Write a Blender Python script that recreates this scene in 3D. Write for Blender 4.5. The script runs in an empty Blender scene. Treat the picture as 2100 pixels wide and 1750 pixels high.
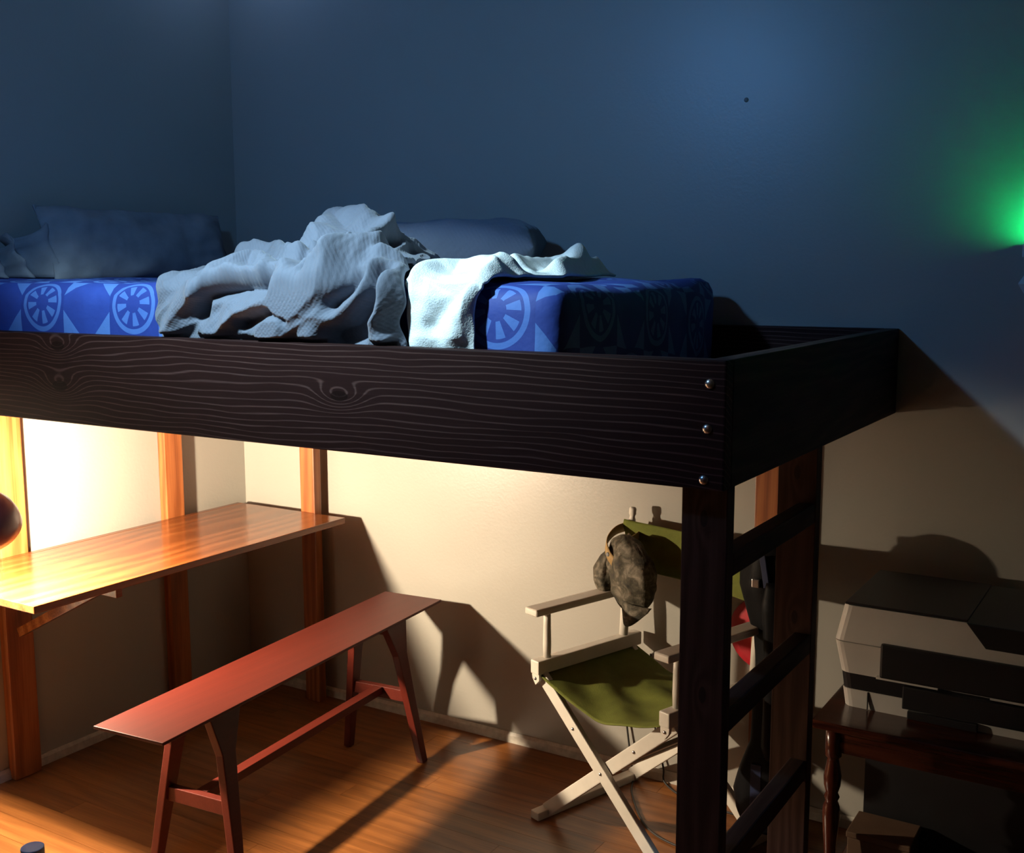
import bpy, bmesh, math, random
import numpy as np
from mathutils import Vector, Matrix, noise

random.seed(7)
scene = bpy.context.scene
COL = scene.collection
R = math.radians

# ------------------------------------------------------------------ camera
cam_data = bpy.data.cameras.new('camera')
cam = bpy.data.objects.new('camera', cam_data)
COL.objects.link(cam)
cam_data.sensor_fit = 'HORIZONTAL'
cam_data.sensor_width = 36.0
cam_data.lens = 36.0 * 2276.1 / 2100.0
cam_data.clip_start = 0.02
CAM = Vector((0.0, 0.0, 1.635))
yaw, pitch, roll = R(31.66), R(7.82), R(-0.137)
fw = Vector((-math.sin(yaw) * math.cos(pitch), math.cos(yaw) * math.cos(pitch), -math.sin(pitch)))
rt = Vector((math.cos(yaw), math.sin(yaw), 0.0))
up = rt.cross(fw)
rt2 = rt * math.cos(roll) + up * math.sin(roll)
up2 = up * math.cos(roll) - rt * math.sin(roll)
m = Matrix.Identity(4)
for i in range(3):
    m[i][0] = rt2[i]; m[i][1] = up2[i]; m[i][2] = -fw[i]; m[i][3] = CAM[i]
cam.matrix_world = m
scene.camera = cam

# ------------------------------------------------------------------ world, lights, exposure
world = bpy.data.worlds.new('night')
scene.world = world
world.use_nodes = True
world.node_tree.nodes['Background'].inputs[0].default_value = (0.35, 0.5, 1.0, 1)
world.node_tree.nodes['Background'].inputs[1].default_value = 0.004

def aim(o, target):
    d = Vector(target) - o.location
    o.rotation_euler = d.to_track_quat('-Z', 'Y').to_euler()

# cool light high up on the left, out of the frame: a blue-ish glow for the room ...
ld = bpy.data.lights.new('blue_room_light', 'AREA')
ld.shape = 'DISK'; ld.size = 0.16
ld.energy = 11.0; ld.color = (0.15, 0.43, 1.0); ld.spread = R(155)
blue = bpy.data.objects.new('blue_room_light', ld); COL.objects.link(blue)
blue.location = (-1.92, 0.98, 2.60); aim(blue, (-1.9, 2.95, 1.60))
# ... and its cool white beam that falls on the bed
ld = bpy.data.lights.new('bed_spot_light', 'SPOT')
ld.energy = 190.0; ld.color = (0.64, 0.93, 1.0)
ld.shadow_soft_size = 0.05; ld.spot_size = R(35); ld.spot_blend = 0.75
spot = bpy.data.objects.new('bed_spot_light', ld); COL.objects.link(spot)
spot.location = (-1.92, 1.00, 2.57); aim(spot, (-1.84, 2.14, 1.53)); spot.scale = (3.1, 1.0, 1.0)
# small blue lamp near the ceiling in the corner, above the frame
ld = bpy.data.lights.new('corner_blue_light', 'POINT')
ld.energy = 1.3; ld.color = (0.30, 0.50, 1.0); ld.shadow_soft_size = 0.05
crn = bpy.data.objects.new('corner_blue_light', ld); COL.objects.link(crn)
crn.location = (-2.95, 2.95, 2.86)

scene.view_settings.view_transform = 'Standard'
scene.view_settings.look = 'None'
scene.view_settings.exposure = 0.0
scene.view_settings.gamma = 1.0
scene.view_settings.use_curve_mapping = False

# ------------------------------------------------------------------ node helpers
class NT:
    def __init__(s, name):
        s.m = bpy.data.materials.new(name); s.m.use_nodes = True
        s.t = s.m.node_tree; s.b = s.t.nodes['Principled BSDF']
        s._tc = None
    def new(s, t): return s.t.nodes.new(t)
    def link(s, a, b): s.t.links.new(a, b)
    def put(s, sock, v):
        if hasattr(v, 'is_output') or hasattr(v, 'node'): s.link(v, sock)
        elif isinstance(v, (tuple, list)) and len(v) == 3 and sock.type == 'RGBA': sock.default_value = (*v, 1)
        else: sock.default_value = v
    def tc(s, kind='Object'):
        if s._tc is None: s._tc = s.new('ShaderNodeTexCoord')
        return s._tc.outputs[kind]
    def math(s, op, a, b=None, c=None):
        n = s.new('ShaderNodeMath'); n.operation = op
        for i, v in enumerate((a, b, c)):
            if v is not None: s.put(n.inputs[i], v)
        return n.outputs[0]
    def sep(s, v):
        n = s.new('ShaderNodeSeparateXYZ'); s.link(v, n.inputs[0]); return n.outputs
    def comb(s, x, y, z):
        n = s.new('ShaderNodeCombineXYZ')
        for i, v in enumerate((x, y, z)): s.put(n.inputs[i], v)
        return n.outputs[0]
    def mapping(s, v, scale=(1, 1, 1), loc=(0, 0, 0)):
        n = s.new('ShaderNodeMapping'); s.link(v, n.inputs[0])
        n.inputs['Scale'].default_value = scale; n.inputs['Location'].default_value = loc
        return n.outputs[0]
    def noise(s, v, scale, detail=3, rough=.55, dist=0):
        n = s.new('ShaderNodeTexNoise'); s.link(v, n.inputs['Vector'])
        n.inputs['Scale'].default_value = scale; n.inputs['Detail'].default_value = detail
        n.inputs['Roughness'].default_value = rough; n.inputs['Distortion'].default_value = dist
        return n.outputs[0]
    def ramp(s, f, stops):
        n = s.new('ShaderNodeValToRGB'); s.link(f, n.inputs[0])
        el = n.color_ramp.elements
        while len(el) < len(stops): el.new(0.5)
        for e, (p, c) in zip(el, stops): e.position = p; e.color = (*c, 1)
        return n.outputs[0]
    def mix(s, f, a, b):
        n = s.new('ShaderNodeMix'); n.data_type = 'RGBA'
        s.put(n.inputs[0], f); s.put(n.inputs[6], a); s.put(n.inputs[7], b)
        return n.outputs[2]
    def bump(s, h, strength, dist=0.01):
        n = s.new('ShaderNodeBump'); s.link(h, n.inputs['Height'])
        n.inputs['Strength'].default_value = strength; n.inputs['Distance'].default_value = dist
        s.link(n.outputs[0], s.b.inputs['Normal'])
    def rnd(s):
        return s.new('ShaderNodeObjectInfo').outputs['Random']

# reflectance of the furnishings, kept low: the room swallows light
REFL = {k: .70 for k in ('wall_paint', 'amber_pine', 'varnished_desk_wood', 'red_bench_wood', 'floor_plank_wood', 'baseboard_paint', 'white_chair_paint', 'printer_white',
                         'dark_cherry_wood', 'turned_cherry', 'red_fabric', 'tan_webbing', 'olive_green_canvas', 'woodland_camouflage', 'dark_stained_pine_upright', 'bronze_lamp_enamel')}
def dim(name, c):
    k = REFL.get(name, 1.0); return tuple(x * k for x in c)

def plain(name, col, rough=.5, metal=0.0, var=.12, nscale=18, bump=0.0, bscale=120, coat=0, spec=.5):
    col = dim(name, col)
    n = NT(name); p = n.tc()
    f = n.noise(p, nscale, 4)
    a = tuple(c * (1 - var) for c in col); b = tuple(min(1, c * (1 + var)) for c in col)
    n.put(n.b.inputs['Base Color'], n.ramp(f, [(.3, a), (.7, b)]))
    n.b.inputs['Roughness'].default_value = rough; n.b.inputs['Metallic'].default_value = metal
    n.b.inputs['Specular IOR Level'].default_value = spec
    if coat: n.b.inputs['Coat Weight'].default_value = coat; n.b.inputs['Coat Roughness'].default_value = .1
    if bump: n.bump(n.noise(p, bscale, 2), bump, .002)
    return n.m

def wood(name, dark, mid, light, axis='x', rough=.45, freq=60, warp=.35, knots=(), coat=0.0, rand=0.0, bump=.15, stretch=.06, spec=.5, fine=.95, ring=.22, line=0):
    fine_amt = fine
    """grain lines running along one axis; the rings flow round knots given as (along, across, size)"""
    dark, mid, light = dim(name, dark), dim(name, mid), dim(name, light)
    n = NT(name); p = n.tc(); x, y, z = n.sep(p)
    along, c1, c2 = {'x': (x, z, y), 'y': (y, x, z), 'z': (z, x, y)}[axis]
    if rand:
        off = n.math('MULTIPLY', n.rnd(), 37.0)
        c2 = n.math('ADD', c2, off)
    q = n.comb(n.math('MULTIPLY', along, stretch * 10), n.math('MULTIPLY', c1, 3.0), n.math('MULTIPLY', c2, 3.0))
    w1 = n.noise(q, 1.6, 3, .5)
    phase = n.math('ADD', c1, n.math('MULTIPLY', c2, .6))
    phase = n.math('ADD', phase, n.math('MULTIPLY', w1, warp))
    kmask = None
    for (ka, kc, ks) in knots:
        dx = n.math('DIVIDE', n.math('SUBTRACT', along, ka), ks * 2.6)
        dz = n.math('DIVIDE', n.math('SUBTRACT', c1, kc), ks * 1.2)
        d2 = n.math('ADD', n.math('MULTIPLY', dx, dx), n.math('MULTIPLY', dz, dz))
        g = n.math('EXPONENT', n.math('MULTIPLY', d2, -1.0))
        phase = n.math('ADD', phase, n.math('MULTIPLY', g, ks * 1.9))
        k2 = n.math('GREATER_THAN', n.math('EXPONENT', n.math('MULTIPLY', d2, -7.0)), .35)
        kmask = k2 if kmask is None else n.math('MAXIMUM', kmask, k2)
    s = n.math('SINE', n.math('MULTIPLY', phase, freq * 6.283))
    if line: s = n.math('SUBTRACT', n.math('MULTIPLY', n.math('POWER', n.math('ADD', n.math('MULTIPLY', s, .5), .5), line), 2.0), .6)
    fine = n.noise(n.comb(n.math('MULTIPLY', along, 4), n.math('MULTIPLY', c1, 160), n.math('MULTIPLY', c2, 160)), 1.0, 4, .6)
    f = n.math('ADD', n.math('MULTIPLY', s, ring), n.math('MULTIPLY', fine, fine_amt))
    f = n.math('ADD', f, .5 - .5 * fine_amt)
    if rand: f = n.math('ADD', f, n.math('MULTIPLY', n.math('SUBTRACT', n.rnd(), .5), rand))
    col = n.ramp(f, [(.22, dark), (.5, mid), (.78, light)])
    if kmask is not None: col = n.mix(n.math('MULTIPLY', kmask, .75), col, tuple(c * .35 for c in dark))
    n.put(n.b.inputs['Base Color'], col)
    n.b.inputs['Roughness'].default_value = rough
    n.b.inputs['Specular IOR Level'].default_value = spec
    if coat: n.b.inputs['Coat Weight'].default_value = coat; n.b.inputs['Coat Roughness'].default_value = .12
    if bump: n.bump(f, bump, .002)
    return n.m

def wall_paint(name, col):
    col = dim(name, col)
    n = NT(name); p = n.tc()
    f = n.noise(p, 1.6, 4)
    n.put(n.b.inputs['Base Color'], n.ramp(f, [(.3, tuple(c * .95 for c in col)), (.7, col)]))
    n.b.inputs['Roughness'].default_value = .38
    n.b.inputs['Specular IOR Level'].default_value = .5
    n.bump(n.noise(p, 95, 3, .6), .12, .004)
    return n.m

M = {}
M['wall'] = wall_paint('wall_paint', (.45, .435, .39))
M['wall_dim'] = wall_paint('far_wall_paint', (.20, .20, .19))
M['ceil'] = plain('ceiling_paint', (.26, .26, .26), .8)
M['dark'] = wood('dark_stained_pine', (.014, .0050, .0045), (.022, .0085, .0078), (.090, .048, .041), 'x', .6, 74, .10,
                 knots=((-.585, .085, .026), (-.585, -.020, .030), (.37, .006, .024)), bump=.12, spec=.08, fine=.5, ring=.14, line=7)
M['dark_y'] = wood('dark_stained_pine_cross', (.016, .010, .009), (.026, .016, .014), (.045, .027, .023), 'y', .65, 45, .2, spec=.15)
M['dark_z'] = wood('dark_stained_pine_upright', (.040, .017, .011), (.058, .026, .017), (.078, .037, .025), 'z', .65, 45, .15,
                   knots=((.453, 0.0, .016), (.114, .004, .016)), spec=.15)
M['amber'] = wood('amber_pine', (.27, .075, .018), (.38, .115, .030), (.47, .16, .047), 'z', .42, 38, .12)
M['desk'] = wood('varnished_desk_wood', (.15, .040, .009), (.26, .075, .017), (.37, .125, .032), 'y', .24, 14, .25, coat=.22, bump=.01, ring=.16, fine=.8, spec=.35)
M['bench'] = wood('red_bench_wood', (.075, .0085, .004), (.100, .0118, .006), (.125, .0165, .008), 'y', .45, 22, .12, bump=.02, ring=.05, fine=.6, spec=.3)
M['plank'] = wood('floor_plank_wood', (.16, .055, .013), (.26, .092, .022), (.36, .135, .034), 'x', .36, 30, .15, rand=.22, bump=.03, ring=.10)
M['subfloor'] = plain('subfloor', (.06, .025, .01), .8)
M['base'] = plain('baseboard_paint', (.66, .63, .56), .5, var=.2, nscale=40)
M['steel'] = plain('steel', (.62, .62, .62), .28, 1.0, .05)
M['black_plastic'] = plain('black_plastic', (.012, .012, .014), .42)
M['cord'] = plain('black_rubber', (.015, .014, .013), .6)
M['chair'] = plain('white_chair_paint', (.78, .74, .66), .45, var=.05)
M['printer_white'] = plain('printer_white', (.80, .78, .74), .5, var=.03)
M['cherry'] = wood('dark_cherry_wood', (.05, .012, .006), (.075, .018, .009), (.11, .028, .014), 'x', .25, 30, .3, coat=.4, bump=.03)
M['cherry_z'] = plain('turned_cherry', (.085, .018, .010), .22, coat=.6)
M['jacket'] = plain('black_nylon', (.0022, .0024, .0035), .55, bump=.3, bscale=90, spec=.12)
M['jacket_blue'] = plain('navy_lining', (.012, .022, .07), .55)
M['red'] = plain('red_fabric', (.55, .012, .025), .6)
M['tan'] = plain('tan_webbing', (.42, .27, .10), .7, bump=.3, bscale=300)
M['shade'] = plain('bronze_lamp_enamel', (.20, .10, .095), .34, .2, .1, coat=.5)
M['bulb_socket'] = plain('socket_black', (.03, .03, .03), .4)
M['bottle_green'] = plain('green_plastic', (.02, .16, .03), .3)
M['lid_grey'] = plain('grey_lid', (.62, .66, .70), .5)
M['device'] = plain('pale_grey_plastic', (.55, .58, .58), .5)
M['nail'] = plain('nail_head', (.16, .16, .16), .6, 0)
M['box_brown'] = plain('brown_box', (.10, .055, .03), .7)

def emit(name, col, strength):
    n = NT(name); n.b.inputs['Base Color'].default_value = (.8, .8, .8, 1)
    n.b.inputs['Emission Color'].default_value = (*col, 1); n.b.inputs['Emission Strength'].default_value = strength
    return n.m
M['bulb'] = emit('lit_bulb', (1.0, .79, .55), 8700.0)
M['led'] = emit('green_led', (.004, 1.0, .22), 165.0)

def make_sheet():
    n = NT('blue_printed_sheet')
    uv = n.tc('UV'); u, v, _ = n.sep(uv)
    S = 1 / .185
    a = n.math('MULTIPLY', u, S); b = n.math('MULTIPLY', v, S)
    ia = n.math('FLOOR', a); ib = n.math('FLOOR', b)
    par = n.math('FLOORED_MODULO', n.math('ADD', ia, ib), 2.0)
    fa = n.math('SUBTRACT', n.math('SUBTRACT', a, ia), .5); fb = n.math('SUBTRACT', n.math('SUBTRACT', b, ib), .5)
    r = n.math('SQRT', n.math('ADD', n.math('MULTIPLY', fa, fa), n.math('MULTIPLY', fb, fb)))
    th = n.math('ARCTAN2', fb, fa)
    ring = n.math('MULTIPLY', n.math('GREATER_THAN', r, .37), n.math('LESS_THAN', r, .44))
    wed = n.math('MULTIPLY', n.math('GREATER_THAN', n.math('SINE', n.math('MULTIPLY', th, 8.0)), 0.0),
                 n.math('MULTIPLY', n.math('GREATER_THAN', r, .14), n.math('LESS_THAN', r, .33)))
    mark = n.math('MAXIMUM', ring, wed)
    mark = n.math('MULTIPLY', mark, par)
    inv = n.math('SUBTRACT', 1.0, par)
    dia = n.math('GREATER_THAN', n.math('ADD', n.math('ABSOLUTE', fa), n.math('ABSOLUTE', fb)), .62)
    tri = n.math('MULTIPLY', inv, dia)
    cloud = n.noise(n.tc('Object'), 9, 3)
    k = n.math('ADD', n.math('MULTIPLY', n.math('MAXIMUM', mark, tri), .85), n.math('MULTIPLY', n.math('SUBTRACT', cloud, .5), .5))
    k = n.math('ADD', k, n.math('MULTIPLY', inv, .12))
    col = n.ramp(k, [(.0, (.014, .035, .22)), (.3, (.022, .060, .32)), (1.0, (.075, .17, .46))])
    n.put(n.b.inputs['Base Color'], col)
    n.b.inputs['Roughness'].default_value = .7
    n.bump(n.noise(n.tc('Object'), 30, 3), .25, .006)
    return n.m
M['sheet'] = make_sheet()

def make_quilt_mat():
    n = NT('grey_quilted_cotton'); p = n.tc('UV'); u, v, _ = n.sep(p)
    wob = n.math('MULTIPLY', n.noise(p, 9, 2), 2.2)
    a = n.math('SINE', n.math('ADD', n.math('MULTIPLY', u, 420.0), wob)); b = n.math('SINE', n.math('ADD', n.math('MULTIPLY', v, 300.0), wob))
    h = n.math('ADD', n.math('MULTIPLY', n.math('MULTIPLY', a, b), .35), n.math('MULTIPLY', n.noise(p, 70, 4), 2.2))
    n.put(n.b.inputs['Base Color'], n.ramp(n.noise(n.tc('Object'), 6, 4), [(.3, (.125, .136, .172)), (.7, (.155, .167, .208))]))
    n.b.inputs['Roughness'].default_value = .85; n.b.inputs['Specular IOR Level'].default_value = .2
    n.b.inputs['Sheen Weight'].default_value = .15
    n.bump(h, .30, .003)
    return n.m
M['quilt'] = make_quilt_mat()
M['pillow_grey'] = plain('grey_pillowcase', (.20, .20, .205), .8, bump=.3, bscale=60)
M['towel'] = plain('white_terry', (.80, .82, .80), .9, var=.05, nscale=60, bump=.7, bscale=260, spec=.2)
M['canvas'] = plain('olive_green_canvas', (.16, .185, .035), .8, var=.1, nscale=30, bump=.4, bscale=400, spec=.2)

def make_camo():
    n = NT('woodland_camouflage'); p = n.tc()
    f = n.noise(p, 26, 4, .6, .8)
    n.put(n.b.inputs['Base Color'], n.ramp(f, [(.30, (.012, .012, .010)), (.45, (.045, .038, .022)), (.55, (.10, .085, .06)), (.68, (.20, .17, .13))]))
    n.b.inputs['Roughness'].default_value = .8
    n.bump(n.noise(p, 55, 3), .6, .006)
    return n.m
M['camo'] = make_camo()

# ------------------------------------------------------------------ mesh helpers
def add_box(bm, lo, hi, mat=None):
    lo = Vector(lo); hi = Vector(hi)
    vs = [bm.verts.new((x, y, z)) for x in (lo.x, hi.x) for y in (lo.y, hi.y) for z in (lo.z, hi.z)]
    if mat is not None:
        for v in vs: v.co = mat @ v.co
    for f in ((0, 1, 3, 2), (4, 6, 7, 5), (0, 4, 5, 1), (2, 3, 7, 6), (0, 2, 6, 4), (1, 5, 7, 3)):
        bm.faces.new([vs[i] for i in f])
    return vs

def add_prism(bm, pts, off):
    """polygon pts (3d, planar) extruded by the vector off"""
    a = [bm.verts.new(p) for p in pts]; b = [bm.verts.new(Vector(p) + Vector(off)) for p in pts]
    n = len(pts)
    bm.faces.new(a); bm.faces.new(list(reversed(b)))
    for i in range(n): bm.faces.new((a[i], b[i], b[(i + 1) % n], a[(i + 1) % n]))

def add_beam(bm, p0, p1, w, t, side, w1=None, t1=None):
    """bar from p0 to p1; w measured along 'side', t across it; may taper to w1 / t1"""
    p0 = Vector(p0); p1 = Vector(p1); d = (p1 - p0).normalized()
    s = Vector(side); s = (s - d * s.dot(d)).normalized(); q = d.cross(s)
    w1 = w if w1 is None else w1; t1 = t if t1 is None else t1
    r = []
    for p, ww, tt in ((p0, w, t), (p1, w1, t1)):
        r.append([bm.verts.new(p + s * (a * ww / 2) + q * (b * tt / 2)) for a, b in ((-1, -1), (1, -1), (1, 1), (-1, 1))])
    bm.faces.new(list(reversed(r[0]))); bm.faces.new(r[1])
    for i in range(4): bm.faces.new((r[0][i], r[0][(i + 1) % 4], r[1][(i + 1) % 4], r[1][i]))

def add_tube(bm, pts, rad, seg=10, cap=True):
    pts = [Vector(p) for p in pts]; n = len(pts); rings = []
    prev = None
    for i, p in enumerate(pts):
        d = (pts[min(i + 1, n - 1)] - pts[max(i - 1, 0)]).normalized()
        if prev is None:
            a = Vector((0, 0, 1)) if abs(d.z) < .9 else Vector((1, 0, 0))
            prev = d.cross(a).normalized()
        prev = (prev - d * prev.dot(d)).normalized(); q = d.cross(prev)
        r = rad[i] if isinstance(rad, (list, tuple)) else rad
        rings.append([bm.verts.new(p + (prev * math.cos(2 * math.pi * k / seg) + q * math.sin(2 * math.pi * k / seg)) * r) for k in range(seg)])
    for a, b in zip(rings, rings[1:]):
        for k in range(seg): bm.faces.new((a[k], a[(k + 1) % seg], b[(k + 1) % seg], b[k]))
    if cap: bm.faces.new(list(reversed(rings[0]))); bm.faces.new(rings[-1])

def add_lathe(bm, prof, mat, seg=24, cap=True):
    rings = []
    for r, z in prof:
        rings.append([bm.verts.new(mat @ Vector((r * math.cos(2 * math.pi * k / seg), r * math.sin(2 * math.pi * k / seg), z))) for k in range(seg)])
    for a, b in zip(rings, rings[1:]):
        for k in range(seg): bm.faces.new((a[k], a[(k + 1) % seg], b[(k + 1) % seg], b[k]))
    if cap: bm.faces.new(list(reversed(rings[0]))); bm.faces.new(rings[-1])

def axis_mat(loc, zdir):
    q = Vector(zdir).to_track_quat('Z', 'Y')
    return Matrix.Translation(Vector(loc)) @ q.to_matrix().to_4x4()

def bevel(bm, w, seg=2, ang=30):
    es = [e for e in bm.edges if len(e.link_faces) == 2 and e.calc_face_angle(0) > R(ang)]
    bmesh.ops.bevel(bm, geom=es, offset=w, segments=seg, affect='EDGES', profile=.6)

def smooth_pts(pts, n=8):
    """Catmull-Rom through the points"""
    P = [Vector(p) for p in pts]; P = [P[0] * 2 - P[1]] + P + [P[-1] * 2 - P[-2]]
    out = []
    for i in range(1, len(P) - 2):
        for k in range(n):
            t = k / n
            out.append(.5 * ((2 * P[i]) + (P[i + 1] - P[i - 1]) * t + (2 * P[i - 1] - 5 * P[i] + 4 * P[i + 1] - P[i + 2]) * t * t + (3 * P[i] - P[i - 1] - 3 * P[i + 1] + P[i + 2]) * t ** 3))
    out.append(P[-2]); return out

def obj(name, bm, mat, parent=None, bev=0.0, smooth=False, origin=None, seg=2):
    """world-space bmesh -> object with its origin at its own middle (or 'origin')"""
    bmesh.ops.recalc_face_normals(bm, faces=bm.faces[:])
    if bev: bevel(bm, bev, seg)
    cs = [v.co for v in bm.verts]
    lo = Vector((min(c.x for c in cs), min(c.y for c in cs), min(c.z for c in cs)))
    hi = Vector((max(c.x for c in cs), max(c.y for c in cs), max(c.z for c in cs)))
    org = Vector(origin) if origin is not None else (lo + hi) / 2
    for v in bm.verts: v.co -= org
    me = bpy.data.meshes.new(name); bm.to_mesh(me); bm.free()
    me.materials.append(mat)
    if smooth:
        me.polygons.foreach_set('use_smooth', [True] * len(me.polygons))
    o = bpy.data.objects.new(name, me); COL.objects.link(o)
    wp = Vector((0, 0, 0))
    p = parent
    while p is not None: wp += p.location; p = p.parent
    o.location = org - wp
    if parent is not None: o.parent = parent
    return o

def thing(name, loc, label, cat, group=None):
    e = bpy.data.objects.new(name, None); COL.objects.link(e); e.location = loc
    e.empty_display_size = .1
    return tag(e, label, cat, group)

def tag(o, label, cat, group=None):
    o['label'] = label; o['category'] = cat
    if group: o['group'] = group
    return o

def struct(o, label, cat):
    o['kind'] = 'structure'; return tag(o, label, cat)

def box_obj(name, lo, hi, mat, parent=None, bev=0.0, seg=2):
    bm = bmesh.new(); add_box(bm, lo, hi); return obj(name, bm, mat, parent, bev, seg=seg)

# ------------------------------------------------------------------ the room
XA, YB, ZC = -3.217, 3.174, 2.95
XR, YF = 1.7, -1.3
struct(box_obj('wall_left', (XA - .1, YF - .1, -.1), (XA, YB + .1, ZC), M['wall']), 'beige left wall that the desk and bed head stand against', 'wall')
struct(box_obj('wall_back', (XA, YB, -.1), (XR + .1, YB + .1, ZC), M['wall']), 'beige back wall behind the loft bed, blue-lit above and warm below', 'wall')
struct(box_obj('wall_right', (XR, YF, -.1), (XR + .1, YB, ZC), M['wall_dim']), 'beige wall on the far right outside the view', 'wall')
struct(box_obj('wall_front', (XA, YF - .1, -.1), (XR + .1, YF, ZC), M['wall_dim']), 'beige wall behind the viewer', 'wall')
struct(box_obj('ceiling', (XA - .1, YF - .1, ZC), (XR + .1, YB + .1, ZC + .1), M['ceil']), 'pale ceiling over the bedroom', 'ceiling')
floor = struct(box_obj('floor', (XA - .1, YF - .1, -.10), (XR + .1, YB + .1, -.012), M['subfloor']), 'orange-brown wooden plank floor under the loft bed', 'floor')
pw = .0895
plank_mesh = {}
def plank_of(length):
    k = round(length, 3)
    if k not in plank_mesh:
        bm = bmesh.new(); add_box(bm, (-length / 2 + .0004, -pw / 2 + .0005, -.012), (length / 2 - .0004, pw / 2 - .0005, 0))
        bmesh.ops.recalc_face_normals(bm, faces=bm.faces[:])
        me = bpy.data.meshes.new('plank'); bm.to_mesh(me); bm.free(); me.materials.append(M['plank']); plank_mesh[k] = me
    return plank_mesh[k]
rows = int((YB - YF) / pw) + 1
for r in range(rows):
    yc = YB - .004 - pw * (r + .5)
    if yc < YF + .04: break
    x = XA + .003
    cut = [.6, 1.0, .35, .8, 1.2][r % 5]
    while x < XR - .02:
        L = min(cut, XR - .003 - x)
        if L > .02:
            o = bpy.data.objects.new('plank', plank_of(L)); COL.objects.link(o); o.parent = floor
            o.location = Vector((x + L / 2, yc, 0)) - floor.location
        x += L; cut = 1.25
# low painted strip along the walls
bm = bmesh.new(); add_prism(bm, [(XA + .014, YB, .0), (XA + .014, YB - .013, .0), (XA + .014, YB - .011, .026), (XA + .014, YB - .004, .036), (XA + .014, YB, .036)], (4.88, 0, 0))
struct(obj('baseboard_back', bm, M['base']), 'low chipped off-white strip along the foot of the back wall', 'baseboard')
bm = bmesh.new(); add_prism(bm, [(XA, YF + .01, .0), (XA + .013, YF + .01, .0), (XA + .011, YF + .01, .026), (XA + .004, YF + .01, .036), (XA, YF + .01, .036)], (0, YB - YF - .012, 0))
struct(obj('baseboard_left', bm, M['base']), 'low off-white strip along the foot of the left wall', 'baseboard')

# ------------------------------------------------------------------ loft bed
YFB, ZT, ZB, XE = 1.852, 1.484, 1.249, -.700
bed = thing('loft_bed', (-1.95, 2.5, 0), 'dark-stained wooden loft bed with ladder end above the desk and bench', 'bed')
bm = bmesh.new(); add_box(bm, (XA + .006, YFB, ZB), (XE, YFB + .038, ZT))
front = obj('front_board', bm, M['dark'], bed, .003)
for px, pz in ((-.730, 1.441), (-.733, 1.360), (-.738, 1.267)):
    bm = bmesh.new()
    add_lathe(bm, [(.0005, .0055), (.004, .005), (.0075, .003), (.0095, .0), (.0095, -.004)], axis_mat((px, YFB, pz), (0, -1, 0)), 14)
    obj('bolt', bm, M['steel'], front, smooth=True)
bm = bmesh.new(); add_box(bm, (XE - .038, YFB + .0385, ZB), (XE, YB - .002, ZT)); obj('end_board', bm, M['dark_y'], bed, .003)
bm = bmesh.new(); add_box(bm, (XA + .006, YB - .040, ZB), (XE - .0385, YB - .002, ZT)); obj('back_board', bm, M['dark'], bed, .003)
bm = bmesh.new(); add_box(bm, (XA + .006, YFB + .0385, ZB), (XA + .044, YB - .0405, ZT)); obj('head_board', bm, M['dark_y'], bed, .003)
# deck: slats across the bed
for side in (0, 1):
    y0 = YFB + .0385 if side == 0 else YB - .0405 - .038
    bm = bmesh.new(); add_box(bm, (XA + .0445, y0, 1.300), (XE - .0385 - .06, y0 + .038, 1.338)); obj('side_cleat', bm, M['amber'], bed)
x = XA + .06
while x < XE - .15:
    bm = bmesh.new(); add_box(bm, (x, YFB + .040, 1.3385), (x + .135, YB - .042, 1.3575)); obj('deck_slat', bm, M['amber'], bed)
    x += .147
# ladder: two uprights and four rungs
for y0, name in ((1.8905, 'upright'), (2.450, 'upright')):
    bm = bmesh.new()
    add_prism(bm, [(-.795, y0, 0), (-.706, y0, 0), (-.706, y0, ZB - .001), (-.7385, y0, ZB - .001), (-.7385, y0, 1.47), (-.795, y0, 1.47)], (0, .038, 0))
    obj(name, bm, M['dark_z'], bed, .002)
for zt in (1.120, .815, .510, .205):
    bm = bmesh.new(); add_box(bm, (-.746, 1.929, zt - .046), (-.707, 2.4495, zt)); obj('rung', bm, M['dark_y'], bed, .004)
# amber posts along the two walls
for (x0, x1, y0, y1) in ((XA + .001, -3.178, 2.070, 2.165), (XA + .001, -3.178, 2.740, 2.822), (-2.850, -2.781, 3.094, 3.133), (-1.072, -1.000, 3.094, 3.133)):
    bm = bmesh.new(); add_box(bm, (x0, y0, 0.0), (x1, y1, 1.299 if x0 > -3.1 else 1.2485)); obj('post', bm, M['amber'], bed, .003)

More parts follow.
